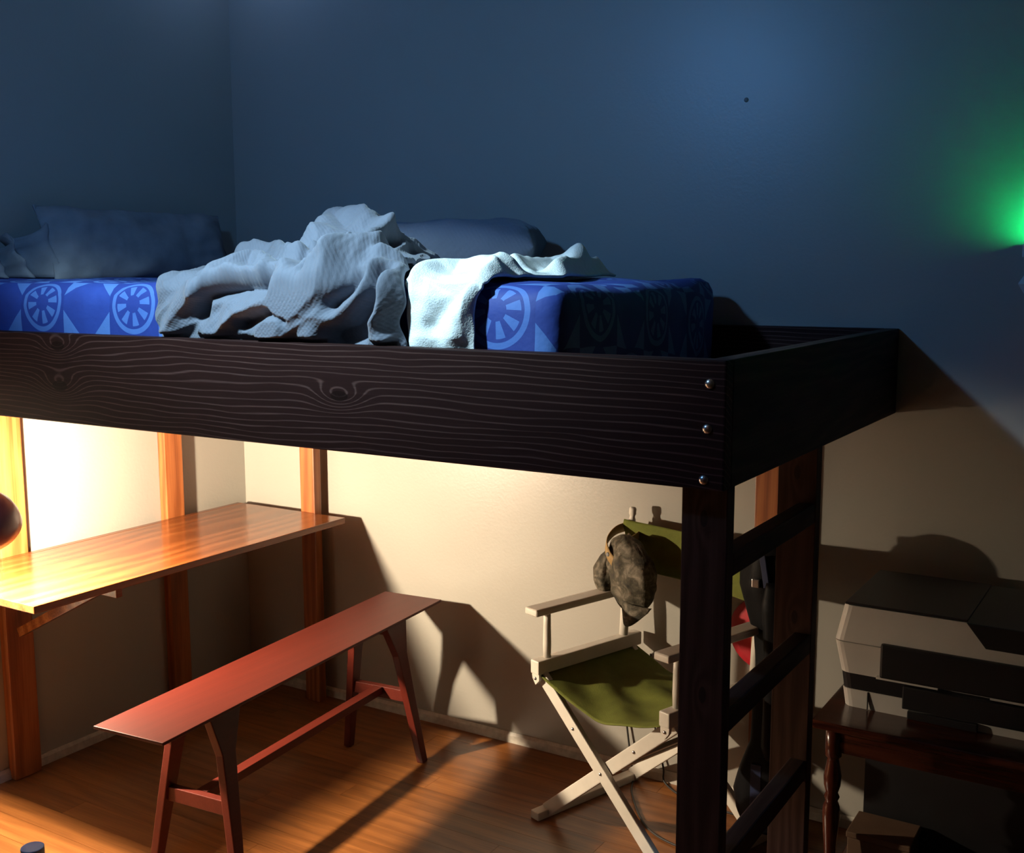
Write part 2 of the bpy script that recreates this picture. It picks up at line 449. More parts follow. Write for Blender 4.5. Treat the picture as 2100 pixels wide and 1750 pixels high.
# ------------------------------------------------------------------ mattress
def mattress():
    bm = bmesh.new()
    nx, ny, nz = 60, 34, 8
    x0, y0, z0 = -3.168, 1.936, 1.3585
    L, Wd, T = 2.085, 1.165, .258
    pts = {}
    def P(i, j, k):
        key = (i, j, k)
        if key in pts: return pts[key]
        a, b, c = i / nx, j / ny, k / nz
        p = Vector((a * L, b * Wd, c * T)); r = .055
        q = Vector((min(max(p.x, r), L - r), min(max(p.y, r), Wd - r), min(max(p.z, r * .6), T - r)))
        d = p - q
        if d.length > 1e-6:
            e = Vector((abs(d.x), abs(d.y), abs(d.z)))
            cheb = max(e.x, e.y, e.z); p = q + d * (min(cheb, r) / d.length)
        skew = -.125 * (b ** 1.5) * a
        top = c > .6
        puff = .008 * math.sin(a * 9 + 1) * math.sin(b * 5) + .012 * noise.noise(Vector((p.x * 4, p.y * 4, 3)))
        w = Vector((x0 + p.x + skew, y0 + p.y, z0 + p.z + (puff * (c ** 3) if top else 0)))
        if j == 0: w.y -= .006 * noise.noise(Vector((p.x * 6, p.z * 10, 1)))
        if i == nx: w.x += .010 * noise.noise(Vector((p.y * 11, p.z * 3, 5)))
        v = bm.verts.new(w); pts[key] = v; return v
    def quad(a, b, c, d):
        try: bm.faces.new((a, b, c, d))
        except ValueError: pass
    for i in range(nx):
        for j in range(ny):
            for k in (0, nz): quad(P(i, j, k), P(i + 1, j, k), P(i + 1, j + 1, k), P(i, j + 1, k))
    for i in range(nx):
        for k in range(nz):
            for j in (0, ny): quad(P(i, j, k), P(i + 1, j, k), P(i + 1, j, k + 1), P(i, j, k + 1))
    for j in range(ny):
        for k in range(nz):
            for i in (0, nx): quad(P(i, j, k), P(i, j + 1, k), P(i, j + 1, k + 1), P(i, j, k + 1))
    bm.normal_update()
    uvl = bm.loops.layers.uv.new('UVMap')
    zt = z0 + T
    for f in bm.faces:
        end = f.normal.x > .7 or f.normal.x < -.7
        for lp in f.loops:
            c = lp.vert.co
            lp[uvl].uv = ((c.x + (zt - c.z) + .03, c.y) if end else (c.x + .03, c.y + c.z - zt + .06))
    o = obj('mattress', bm, M['sheet'], None, smooth=True)
    return tag(o, 'mattress in a blue printed fitted sheet with round emblems on the loft bed', 'mattress')
mattress()

# ------------------------------------------------------------------ draped cloth
def li(t, xs, ys): return np.interp(t, xs, ys)

def quilt_base(u, v):
    xl = li(v, [0, .25, .72, 1], [-2.200, -2.210, -2.545, -2.80]); xr = li(v, [0, .25, .72, 1], [-1.440, -1.440, -1.71, -1.86])
    x = xl + (xr - xl) * u
    H = li(u, [0, .12, .25, .5, .6, .72, .84, 1], [1.64, 1.648, 1.690, 1.700, 1.735, 1.772, 1.755, 1.685])
    y = li(v, [0, .25, .30, .72, .8, 1], [1.906, 1.896, 1.935, 2.36, 2.45, 2.78])
    z0 = li(v, [0, .22, .30, 1], [1.475, 1.585, 1.63, 1.63])
    k = li(v, [.2, .35, .72, .8, 1], [0, .3, 1, .95, 0])
    return np.stack([x, y, z0 + (H - 1.63) * k], -1)

def towel_base(u, v):
    xl = li(v, [0, .22, .3, .6, 1], [-1.440, -1.442, -1.465, -1.60, -1.72]); xr = li(v, [0, .22, .3, .6, 1], [-1.272, -1.265, -1.25, -1.28, -1.40])
    x = xl + (xr - xl) * u
    y = li(v, [0, .22, .30, 1], [1.913, 1.915, 1.955, 2.82]); z = li(v, [0, .2, .30, 1], [1.475, 1.58, 1.632, 1.632])
    return np.stack([x, y, z], -1)

def drape(name, base, folds, nu, nv, thick, mat, ripple, seed, keep_above, uvs=(1.0, 1.0), edge=.02, hem=.05, wrinkle=.0):
    us = np.linspace(0, 1, nu); vs = np.linspace(0, 1, nv)
    U, V = np.meshgrid(us, vs)
    wob = edge * (np.sin(V * 17 + seed) * .6 + np.sin(V * 41 + 2 * seed) * .4)
    Ue = U + wob * (2 * np.abs(U - .5)) ** 3
    P = base(np.clip(Ue, -.2, 1.2), V)
    for _ in range(6):                       # round the profile off
        Q = P.copy(); Q[1:-1] = (P[:-2] + 2 * P[1:-1] + P[2:]) / 4; Q[:, 1:-1] = (Q[:, :-2] + 2 * Q[:, 1:-1] + Q[:, 2:]) / 4; P = Q
    du = np.gradient(P, axis=1); dv = np.gradient(P, axis=0)
    N = np.cross(du, dv); N /= np.linalg.norm(N, axis=-1, keepdims=True)
    N[N[..., 1] + -N[..., 2] > 0] *= -1      # outwards: to the front and up
    D = np.zeros_like(U)
    flat = P.reshape(-1, 3)
    for pts, w, h in folds:
        c = base(np.array([p[0] for p in pts]), np.array([p[1] for p in pts]))
        best = np.full(len(flat), 9.0)
        for a, b in zip(c[:-1], c[1:]):
            ab = b - a; t = np.clip(((flat - a) @ ab) / max(ab @ ab, 1e-9), 0, 1)
            best = np.minimum(best, np.linalg.norm(flat - a - t[:, None] * ab, axis=1))
        D += (h * np.exp(-(best / w) ** 2)).reshape(D.shape)
    for j in range(nv):
        for i in range(nu):
            p = P[j, i]
            q = Vector((p[0] * 7 + p[1] * 3, p[1] * 5, p[2] * 7 + seed))
            r = Vector(((p[0] * .6 - p[2] * .8 + p[1] * .3) * 24, (p[0] * .8 + p[2] * .6) * 6, p[1] * 7 + seed))
            D[j, i] += wrinkle * (1 - 2.6 * abs(noise.noise(r)))
            D[j, i] += ripple * (noise.noise(q) + .5 * (1 - 2 * abs(noise.noise(q * 2.3))) + .25 * noise.noise(q * 5.1))
    D *= np.clip(.35 + V * 12, 0, 1)
    D = np.where(D > 0, D * 1.15, D * .95)
    D *= np.clip(np.minimum(U, 1 - U) / hem, 0, 1) ** .6
    P = P + N * D[..., None]
    P[..., 2] = np.where(V > .30, np.maximum(P[..., 2], keep_above + .002), P[..., 2])
    P[..., 1] = np.where((V < .27), np.minimum(P[..., 1], 1.922), P[..., 1])
    P[..., 1] = np.where(P[..., 2] < 1.492, np.maximum(P[..., 1], 1.8955), np.maximum(P[..., 1], 1.845))
    bm = bmesh.new()
    vt = [[bm.verts.new(P[j, i]) for i in range(nu)] for j in range(nv)]
    uvl = bm.loops.layers.uv.new('UVMap')
    for j in range(nv - 1):
        for i in range(nu - 1):
            f = bm.faces.new((vt[j][i], vt[j][i + 1], vt[j + 1][i + 1], vt[j + 1][i]))
            for lp, (a, b) in zip(f.loops, ((i, j), (i + 1, j), (i + 1, j + 1), (i, j + 1))):
                lp[uvl].uv = (us[a] * uvs[0], vs[b] * uvs[1])
    o = obj(name, bm, mat, None, smooth=True)
    md = o.modifiers.new('thickness', 'SOLIDIFY'); md.thickness = thick; md.offset = -1
    return o

QF = [([(0.63, 0.54), (0.65, 0.74), (0.78, 0.66), (0.85, 0.61)], 0.05, 0.045),
 ([(0.68, 0.28), (0.77, 0.29), (0.83, 0.45), (0.86, 0.58)], 0.022, 0.035),
 ([(0.27, 0.62), (0.4, 0.64), (0.58, 0.37), (0.65, 0.38)], 0.028, 0.03),
 ([(0.28, 0.28), (0.41, 0.39), (0.53, 0.28), (0.6, 0.28)], 0.022, 0.028),
 ([(0.24, 0.23), (0.37, 0.27), (0.49, 0.26)], 0.022, 0.032),
 ([(0.52, 0.04), (0.64, 0.19), (0.77, 0.27), (0.88, 0.38)], 0.045, 0.05),
 ([(0.25, 0.03), (0.36, 0.12), (0.53, 0.21), (0.6, 0.25)], 0.03, 0.03),
 ([(0.67, 0.04), (0.78, 0.16), (0.87, 0.23), (0.91, 0.28)], 0.03, 0.03),
 ([(0.93, 0.03), (0.94, 0.16), (0.96, 0.25), (1.0, 0.29)], 0.04, 0.045),
 ([(0.91, 0.33), (0.99, 0.36), (1.0, 0.5)], 0.018, 0.024),
 ([(0.06, 0.04), (0.13, 0.16), (0.2, 0.23)], 0.03, 0.03),
 ([(0.22, 0.14), (0.25, 0.22), (0.41, 0.24), (0.53, 0.24)], 0.014, -0.035),
 ([(0.68, 0.27), (0.77, 0.31), (0.83, 0.37), (0.89, 0.57)], 0.014, -0.035),
 ([(0.76, 0.04), (0.84, 0.07), (0.9, 0.2), (0.95, 0.28)], 0.022, -0.055),
 ([(0.63, 0.35), (0.67, 0.46), (0.74, 0.48)], 0.012, -0.024),
 ([(0.77, 0.19), (0.84, 0.24), (0.86, 0.26)], 0.014, -0.028),
 ([(0.4, 0.1), (0.53, 0.15), (0.6, 0.13)], 0.014, -0.024)]
q = drape('quilt', quilt_base, QF, 240, 170, .010, M['quilt'], .010, 3.1, 1.622, (1.0, 1.0), wrinkle=.008)
tag(q, 'rumpled grey quilt heaped in the middle of the loft bed', 'quilt')
TF = [([(0.08, 0.26), (0.15, 0.36), (0.35, 0.42), (0.80, 0.36)], 0.035, 0.030),
 ([(0.42, 0.10), (0.62, 0.19), (0.86, 0.26)], 0.016, -0.010),
 ([(0.72, 0.02), (0.80, 0.12), (0.92, 0.22), (0.95, 0.34)], 0.030, 0.022),
 ([(0.80, 0.42), (0.55, 0.60), (0.60, 0.78), (0.78, 0.84)], 0.040, 0.040),
 ([(0.92, 0.62), (0.84, 0.80), (0.88, 0.95)], 0.035, 0.038),
 ([(0.22, 0.02), (0.26, 0.12), (0.30, 0.22)], 0.035, 0.012),
 ([(0.85, 0.46), (0.7, 0.52), (0.3, 0.56)], 0.02, -0.02)]
t = drape('towel', towel_base, TF, 90, 150, .006, M['towel'], .006, 8.7, 1.624, (.25, 1.0), hem=.12)
tag(t, 'white towel draped over the mattress edge beside the grey quilt', 'towel')

def pillow(name, mat, half, loc, rot, label, seed, pinch=.10, crumple=.012, pw_=2.6, ex=.55):
    bm = bmesh.new(); n = 36
    hx, hy, hz = half
    uvl = bm.loops.layers.uv.new('UVMap')
    mt = Matrix.Translation(Vector(loc)) @ rot
    vv = {}
    for s in (1, -1):
        for i in range(n + 1):
            for j in range(n + 1):
                a = -1 + 2 * i / n; b = -1 + 2 * j / n
                a = math.sin(a * math.pi / 2); b = math.sin(b * math.pi / 2)
                edge = i in (0, n) or j in (0, n)
                if edge and s == -1: vv[(s, i, j)] = vv[(1, i, j)]; continue
                t = max(0, (1 - abs(a) ** pw_)) ** ex * max(0, (1 - abs(b) ** pw_)) ** ex
                x = a * hx * (1 - pinch * (1 - abs(b)) ** 1 * abs(a) * .6); y = b * hy * (1 - pinch * (1 - abs(a)) * abs(b) * .6)
                z = s * t * hz
                qv = Vector((x * 9, y * 9, seed + s))
                z += crumple * noise.noise(qv) * (1 if t > 0 else 0) + .6 * crumple * noise.noise(qv * 2.7) * min(1, t * 2)
                vv[(s, i, j)] = bm.verts.new(mt @ Vector((x, y, z)))
        for i in range(n):
            for j in range(n):
                q4 = [vv[(s, i, j)], vv[(s, i + 1, j)], vv[(s, i + 1, j + 1)], vv[(s, i, j + 1)]]
                f = bm.faces.new(q4 if s == 1 else q4[::-1])
                for lp in f.loops: lp[uvl].uv = (lp.vert.co.x, lp.vert.co.y + lp.vert.co.z)
    o = obj(name, bm, mat, None, smooth=True)
    return tag(o, label, 'pillow', 'pillows on the loft bed')
pillow('pillow', M['quilt'], (.315, .22, .082), (-1.985, 2.79, 1.712), Matrix.Rotation(R(25), 4, 'Z') @ Matrix.Rotation(R(3), 4, 'X') @ Matrix.Rotation(R(-2), 4, 'Y'),
       'plump grey quilted pillow behind the towel by the back wall', 2.0, .06, .012, 5.0, .42)
p1 = pillow('pillow', M['pillow_grey'], (.39, .128, .060), (-3.085, 2.61, 1.734), Matrix.Rotation(R(90), 4, 'Z') @ Matrix.Rotation(R(68), 4, 'X'),
       'dark grey pillow leaning on the left wall at the bed head', 5.0, .10, .02)
# crumpled open end of its case
bm = bmesh.new()
uu, vn = 26, 14
base = Vector((-3.02, 2.12, 1.628))
vt = []
for j in range(vn + 1):
    row = []
    for i in range(uu + 1):
        a = i / uu; b = j / vn
        y = 2.035 + .22 * a + .03 * b * math.sin(a * 9)
        z = 1.628 + (.095 + .10 * a) * b * (1 - .25 * abs(math.sin(a * 7.5)))
        x = -3.08 + .05 * math.sin(a * 15 + b * 2) * (1 - .3 * b) - .05 * b + .03 * noise.noise(Vector((a * 5, b * 4, 1)))
        row.append(bm.verts.new((x, y, z)))
    vt.append(row)
for j in range(vn):
    for i in range(uu): bm.faces.new((vt[j][i], vt[j][i + 1], vt[j + 1][i + 1], vt[j + 1][i]))
o = obj('pillowcase_flap', bm, M['pillow_grey'], p1, smooth=True)
md = o.modifiers.new('thickness', 'SOLIDIFY'); md.thickness = .006

# ------------------------------------------------------------------ desk
desk = thing('desk', (-2.88, 2.44, 0), 'long varnished reddish-brown desk along the left wall under the bed', 'desk')
bm = bmesh.new(); add_box(bm, (-3.150, 1.797, .724), (-2.630, 3.090, .746)); obj('desk_top', bm, M['desk'], desk, .002)
bm = bmesh.new(); add_box(bm, (-3.1775, 1.797, .672), (-3.1505, 3.090, .746)); obj('wall_cleat', bm, M['desk'], desk, .002)
for yy in (2.1,):
    bm = bmesh.new(); add_beam(bm, (-3.150, yy, .50), (-2.74, yy, .705), .030, .022, (0, 0, 1)); obj('brace', bm, M['desk'], desk, .002)
    bm = bmesh.new(); add_box(bm, (-3.150, yy - .011, .690), (-2.66, yy + .011, .7235)); obj('bearer', bm, M['desk'], desk, .002)

# ------------------------------------------------------------------ desk lamp
AX = Vector((-.42, .42, -.80)).normalized(); O = Vector((-2.765, 1.755, .955)) - AX * .006
lamp = thing('desk_lamp', (-3.02, 1.87, .746), 'dark bronze desk lamp lit on the near end of the desk', 'lamp')
mt = axis_mat(O, -AX)
bm = bmesh.new()
prof = [(.074, -.004), (.076, .0), (.074, .022), (.066, .050), (.050, .074), (.030, .088), (.022, .096), (.020, .120), (.014, .126)]
inner = [(.011, .120), (.018, .094), (.028, .085), (.047, .071), (.063, .048), (.0705, .022), (.0715, -.004)]
add_lathe(bm, [(r * 1.28, z * 1.15) for r, z in prof + inner], mt, 40, cap=False)
n = len(prof + inner)
bm.verts.ensure_lookup_table()
for k in range(40): bm.faces.new((bm.verts[k], bm.verts[(k + 1) % 40], bm.verts[(n - 1) * 40 + (k + 1) % 40], bm.verts[(n - 1) * 40 + k]))
shade = obj('lamp_shade', bm, M['shade'], lamp, smooth=True)
bm = bmesh.new(); add_lathe(bm, [(.001, .122), (.010, .120), (.013, .10), (.013, .045), (.001, .042)], mt, 16); obj('socket', bm, M['bulb_socket'], lamp, smooth=True)
bm = bmesh.new()
bprof = [(.002, .042), (.011, .040), (.013, .032)] + [(.027 * math.sin(a), .002 - .027 * math.cos(a) * -1) for a in (R(40), R(60), R(80), R(100), R(120), R(140), R(160), R(175))]
bprof = [(.002, .042), (.011, .040), (.013, .026)] + [(.027 * math.sin(R(d)), -.006 + .027 * math.cos(R(d))) for d in (38, 55, 72, 90, 108, 126, 144, 162, 176)]
add_lathe(bm, bprof, mt, 18); obj('bulb', bm, M['bulb'], lamp, smooth=True)
apex = O - AX * .144
bm = bmesh.new(); add_tube(bm, smooth_pts([(-3.02, 1.87, .760), (-3.03, 1.86, .86), (-3.01, 1.80, 1.00), (-2.93, 1.70, 1.10), apex + Vector((-.06, -.02, .03)), apex], 8), .007, 10)
obj('gooseneck', bm, M['shade'], lamp, smooth=True)
bm = bmesh.new(); add_lathe(bm, [(.001, .0005), (.070, .0005), (.070, .008), (.060, .014), (.014, .018), (.010, .03), (.001, .03)], Matrix.Translation((-3.02, 1.87, .746)), 32)
obj('lamp_base', bm, M['shade'], lamp, smooth=True)

# ------------------------------------------------------------------ bench
bench = thing('bench', (-2.24, 2.4, 0), 'long narrow red-brown wooden bench with splayed legs in front of the desk', 'bench')
c00 = Vector((-2.301, 1.715, 0)); c10 = Vector((-2.065, 1.735, 0)); c11 = Vector((-2.186, 3.071, 0)); c01 = Vector((-2.410, 3.041, 0))
bl = ((c01 + c11) / 2 - (c00 + c10) / 2); BL = bl.length; bd = bl.normalized(); bs = Vector((bd.y, -bd.x, 0)); b0 = (c00 + c10) / 2
def BP(s, l, z): return b0 + bs * s + bd * l + Vector((0, 0, z))
HW = .116; ZTB = .510
bm = bmesh.new()
top = [bm.verts.new(BP(s, l, ZTB)) for s, l in ((-HW, 0), (HW, 0), (HW, BL), (-HW, BL))]
mid = [bm.verts.new(BP(s, l, ZTB - .008)) for s, l in ((-HW, 0), (HW, 0), (HW, BL), (-HW, BL))]
bot = [bm.verts.new(BP(s, l, ZTB - .026)) for s, l in ((-HW + .03, .05), (HW - .03, .05), (HW - .03, BL - .05), (-HW + .03, BL - .05))]
bm.faces.new(top); bm.faces.new(bot[::-1])
for a, b in ((top, mid), (mid, bot)):
    for i in range(4): bm.faces.new((a[i], b[i], b[(i + 1) % 4], a[(i + 1) % 4]))
obj('seat', bm, M['bench'], bench, .0015)
lx = .26
for l, sg in ((lx, -1), (BL - lx + .02, 1)):
    for s in (-1, 1):
        tp = BP(s * .072, l, ZTB - .024); ft = BP(s * .150, l + sg * .045, 0)
        kn = tp.lerp(ft, .22)
        bm = bmesh.new()
        # tapered leg with a shoulder that widens into the seat
        pts_u = [(-.050 * 1, 0), (.050, 0)]
        d = (ft - tp).normalized(); along = bd
        q0 = [tp - along * .060, tp + along * .060, kn + along * .026, ft + along * .014, ft - along * .014, kn - along * .026]
        thick = (bs - d * bs.dot(d)).normalized() * .026
        add_prism(bm, [p - thick / 2 for p in q0], thick)
        for v in bm.verts: v.co.z = max(v.co.z, 0.0)
        obj('leg', bm, M['bench'], bench, .003)
    zc = .235
    f = (ZTB - .024 - zc) / (ZTB - .024)
    sx = .072 + (.150 - .072) * f - .013; lo = l + sg * .045 * f
    bm = bmesh.new(); add_beam(bm, BP(-sx, lo, zc), BP(sx, lo, zc), .040, .024, (0, 0, 1)); obj('cross_rail', bm, M['bench'], bench, .002)
    bm = bmesh.new(); add_beam(bm, BP(-.085, l, ZTB - .046), BP(.085, l, ZTB - .046), .038, .022, (0, 0, 1)); obj('top_rail', bm, M['bench'], bench, .002)
f = .53
bm = bmesh.new(); add_beam(bm, BP(0, lx - .01, .242), BP(0, BL - lx + .03, .242), .026, .036, (0, 0, 1)); obj('stretcher', bm, M['bench'], bench, .002)

# ------------------------------------------------------------------ director's chair
th = R(18.4)
cb = Vector((math.sin(th), math.cos(th), 0)); ce = Vector((math.cos(th), -math.sin(th), 0)); CZ = Vector((0, 0, 1))
P0 = Vector((-1.622, 2.732, 0))
def CP(e, b, z): return P0 + ce * e + cb * b + CZ * z
chm = Matrix(((ce.x, cb.x, 0, P0.x), (ce.y, cb.y, 0, P0.y), (0, 0, 1, 0), (0, 0, 0, 1)))
chair = thing('director_chair', CP(.275, .22, 0), 'white folding chair with green canvas seat and back behind the ladder', 'chair')
def cbox(name, lo, hi, bev=.003, mat='chair', par=None):
    bm = bmesh.new(); add_box(bm, lo, hi, chm); return obj(name, bm, M[mat], par or chair, bev)
CW = .55
for e0, sgn in ((0.0, 1), (CW, -1)):
    lo = min(e0, e0 + sgn * .036); hi = max(e0, e0 + sgn * .036)
    rail = cbox('seat_rail', (lo, 0, .458), (hi, .44, .500), .004)
    bm = bmesh.new(); add_box(bm, (e0 + sgn * -.010 if sgn > 0 else e0 - .045, -.015, .640), (e0 + .045 if sgn > 0 else e0 + .010, .405, .662), chm); obj('armrest', bm, M['chair'], chair, .007, seg=3)
    ec = e0 + sgn * .018
    bm = bmesh.new(); add_tube(bm, [CP(ec, .05, .500), CP(ec, .05, .54), CP(ec, .05, .60), CP(ec, .05, .640)], [.0115, .0125, .0115, .011], 14); obj('arm_post', bm, M['chair'], chair, smooth=True)
    bm = bmesh.new()
    zz = [(.500, .014), (.58, .0155), (.66, .0145), (.80, .0125), (.868, .0115), (.874, .009), (.880, .0085), (.886, .0115), (.902, .0115), (.907, .009)]
    add_tube(bm, [CP(ec, .375 + (z - .5) * .09, z) for z, r in zz], [r for z, r in zz], 14); obj('back_post', bm, M['chair'], chair, smooth=True)
    cbox('foot_rail', (lo, .0, .0), (hi, .44, .026), .004)
    # plate that hinges the rail to the legs
    bm = bmesh.new()
    add_prism(bm, [CP(e0 + sgn * .002, .004, .458), CP(e0 + sgn * .034, .004, .458), CP(e0 + sgn * .034, .004, .440), CP(e0 + sgn * .018, .004, .424), CP(e0 + sgn * .004, .004, .442)], cb * .010)
    hp = obj('hinge_plate', bm, M['chair'], chair, .001)
    bm = bmesh.new(); add_lathe(bm, [(.0005, .004), (.004, .003), (.0055, 0), (.0055, -.003)], axis_mat(CP(e0 + sgn * .018, .004, .444), -cb), 10); obj('screw', bm, M['steel'], hp, smooth=True)
for bpos in (.030, .405):
    for k, (ea, eb_) in enumerate(((.020, CW - .020), (CW - .020, .020))):
        bq = bpos + (.0 if k == 0 else .020)
        bm = bmesh.new(); add_beam(bm, CP(ea, bq, .450), CP(eb_, bq, .018), .040, .018, cb.cross(CP(eb_, bq, .018) - CP(ea, bq, .45))); leg = obj('leg', bm, M['chair'], chair, .003)
        for fr in (.28, .505):
            pp = CP(ea, bq - .009, .450).lerp(CP(eb_, bq - .009, .018), fr)
            if k == 0 or fr == .28:
                bm = bmesh.new(); add_lathe(bm, [(.0005, .004), (.004, .003), (.0055, 0), (.0055, -.003)], axis_mat(pp, -cb), 10); obj('screw', bm, M['steel'], leg, smooth=True)
# spreader boards between the front and rear crosses, and the folding link
for (e1, z1) in ((.300, .245), (.395, .318)):
    bm = bmesh.new(); add_beam(bm, CP(e1, .060, z1), CP(e1, .400, z1), .034, .014, ce + CZ * .8); obj('spreader', bm, M['chair'], chair, .002)
lk = [CP(.175, .39, .330), CP(.262, .385, .290), CP(.372, .380, .262)]
for a, b in ((lk[0], lk[1]), (lk[1], lk[2])):
    bm = bmesh.new(); add_beam(bm, a, b, .024, .003, CZ); obj('link_bar', bm, M['steel'], chair, .001)
bm = bmesh.new(); add_lathe(bm, [(.0005, .006), (.010, .005), (.016, 0), (.016, -.004)], axis_mat(lk[1] - cb * .004, -cb), 16); obj('link_pivot', bm, M['steel'], chair, smooth=True)

def sling(name, fn, nu, nv, thick):
    bm = bmesh.new()
    vt = [[bm.verts.new(fn(i / nu, j / nv)) for i in range(nu + 1)] for j in range(nv + 1)]
    for j in range(nv):
        for i in range(nu): bm.faces.new((vt[j][i], vt[j][i + 1], vt[j + 1][i + 1], vt[j + 1][i]))
    o = obj(name, bm, M['canvas'], chair, smooth=True)
    md = o.modifiers.new('thickness', 'SOLIDIFY'); md.thickness = thick; md.offset = 0
def seat_fn(u, v):
    sag = -.055 * (1 - (2 * u - 1) ** 2) - .010 * (1 - (2 * u - 1) ** 2) * (1 - v)
    fold = .006 * math.sin(v * 15 + u * 9) * (1 - abs(2 * u - 1)) + .007 * noise.noise(Vector((u * 5, v * 6, 2)))
    return CP(.018 + (CW - .036) * u, .012 + .41 * v, .462 + sag + fold)
sling('canvas_seat', seat_fn, 48, 40, .003)
def back_fn(u, v):
    z = .715 + .155 * v - .012 * math.sin(u * math.pi) * v
    bow = .035 * math.sin(u * math.pi) + .006 * math.sin(v * 12 + u * 6) + .006 * noise.noise(Vector((u * 5, v * 3, 7)))
    return CP(.004 + (CW - .008) * u, .358 + (z - .5) * .09 + bow, z)
sling('canvas_back', back_fn, 48, 24, .003)

# ------------------------------------------------------------------ camouflage cap on the chair's back post
cc = CP(.09, .30, .60)
cap = thing('camouflage_cap', cc, 'camouflage cap hanging by its tan strap from the chair back post', 'cap')
def cap_loft(name, keys, seed, mat, nz=34, seg=40, crump=.20):
    ks = np.array(sorted(keys)); zs = np.linspace(ks[0, 0], ks[-1, 0], nz); bm = bmesh.new(); rings = []
    for z in zs:
        e, b, re, rb = [float(np.interp(z, ks[:, 0], ks[:, c])) for c in (1, 2, 3, 4)]
        row = []
        for i in range(seg):
            a = 2 * math.pi * i / seg
            q = Vector((math.cos(a) * 1.6, math.sin(a) * 1.6, z * 13 + seed))
            f = 1 + crump * (noise.noise(q) + .5 * noise.noise(q * 2.6)) + .06 * math.sin(a * 6 + z * 30 + seed)
            row.append(bm.verts.new(CP(e + re * math.cos(a) * f, b + rb * math.sin(a) * f, z)))
        rings.append(row)
    for a, b in zip(rings, rings[1:]):
        for k in range(seg): bm.faces.new((a[k], a[(k + 1) % seg], b[(k + 1) % seg], b[k]))
    bm.faces.new(rings[0]); bm.faces.new(rings[-1][::-1])
    return obj(name, bm, M[mat], cap, smooth=True)
cap_loft('crown', [(.842, .080, .315, .018, .014), (.825, .092, .310, .055, .030), (.79, .108, .305, .076, .040), (.75, .120, .30, .086, .044), (.71, .124, .30, .083, .046), (.67, .124, .30, .074, .042), (.635, .128, .30, .058, .030), (.610, .132, .30, .030, .016)], 2.0, 'camo')
cap_loft('side_flap', [(.800, .040, .310, .014, .012), (.77, .022, .305, .028, .024), (.73, .010, .30, .036, .032), (.69, .006, .30, .036, .034), (.665, .012, .30, .030, .028), (.648, .018, .30, .012, .012)], 6.0, 'camo', 22, 28)
bm = bmesh.new(); vt = []
for j in range(9):
    row = []
    for i in range(21):
        a = -1 + 2 * i / 20; r = j / 8
        e = .140 + .066 * a * (1 - .25 * r) + .012 * r
        z = .655 - .012 * a - .070 * r * (1 - .55 * a * a) + .02 * a * r
        row.append(bm.verts.new(CP(e, .262 - .012 * r + .040 * a * a, z)))
    vt.append(row)
for j in range(8):
    for i in range(20): bm.faces.new((vt[j][i], vt[j][i + 1], vt[j + 1][i + 1], vt[j + 1][i]))
o = obj('brim', bm, M['camo'], cap, smooth=True); md = o.modifiers.new('thickness', 'SOLIDIFY'); md.thickness = .005
bm = bmesh.new(); prev = None
for p in smooth_pts([CP(.085, .262, .765), CP(.050, .270, .785), (CP(.012, .300, .812)), CP(-.004, .360, .838), CP(.004, .430, .842), CP(.045, .432, .832), CP(.062, .385, .822), CP(.075, .335, .815)], 6):
    pr = (bm.verts.new(p - CZ * .015 - ce * .003), bm.verts.new(p + CZ * .015 + ce * .003))
    if prev: bm.faces.new((prev[0], pr[0], pr[1], prev[1]))
    prev = pr
o = obj('strap', bm, M['tan'], cap, smooth=True); md = o.modifiers.new('thickness', 'SOLIDIFY'); md.thickness = .003
bm = bmesh.new(); add_lathe(bm, [(.0005, .0015), (.006, .0015), (.007, 0), (.007, -.001)], axis_mat(CP(.052, .2665, .785), -cb), 12); obj('strap_hole', bm, M['nail'], cap, smooth=True)

# ------------------------------------------------------------------ black jacket on the ladder
jk = thing('jacket', (-.95, 2.93, .03), 'black jacket hanging from the right back post of the green chair', 'jacket')
def loft(bm, secs, seg, crumple, seed):
    rings = []
    for k, (z, x, y, rx, ry) in enumerate(secs):
        row = []
        for i in range(seg):
            a = 2 * math.pi * i / seg
            q = Vector((math.cos(a) * 1.5, math.sin(a) * 1.5, z * 6 + seed))
            f = 1 + crumple * (noise.noise(q) + .6 * math.sin(a * 5 + seed + z * 4) * .5)
            row.append(bm.verts.new((x + rx * math.cos(a) * f, y + ry * math.sin(a) * f, z)))
        rings.append(row)
    for a, b in zip(rings, rings[1:]):
        for i in range(seg): bm.faces.new((a[i], a[(i + 1) % seg], b[(i + 1) % seg], b[i]))
    bm.faces.new(rings[0]); bm.faces.new(rings[-1][::-1])
def secs(keys, n):
    zs = np.linspace(keys[0][0], keys[-1][0], n); ks = np.array(keys)
    o = np.argsort(ks[:, 0]); ks = ks[o]
    return [(float(z), *[float(np.interp(z, ks[:, 0], ks[:, c])) for c in range(1, 5)]) for z in zs]
bm = bmesh.new()
loft(bm, secs([(.922, -.950, 2.930, .012, .010), (.912, -.950, 2.930, .045, .030), (.890, -.950, 2.930, .072, .044), (.86, -.950, 2.930, .090, .052), (.82, -.950, 2.930, .098, .055), (.77, -.954, 2.930, .095, .055), (.70, -.945, 2.930, .083, .054), (.63, -.932, 2.930, .074, .052), (.55, -.930, 2.930, .070, .052), (.45, -.930, 2.930, .072, .054), (.32, -.930, 2.930, .076, .056), (.22, -.945, 2.930, .092, .058), (.164, -.953, 2.930, .102, .056), (.106, -.953, 2.930, .095, .05), (.07, -.955, 2.930, .075, .04), (.055, -.955, 2.93, .05, .03)], 64), 56, .10, 1.0)
body = obj('body', bm, M['jacket'], jk, smooth=True)
bm = bmesh.new()
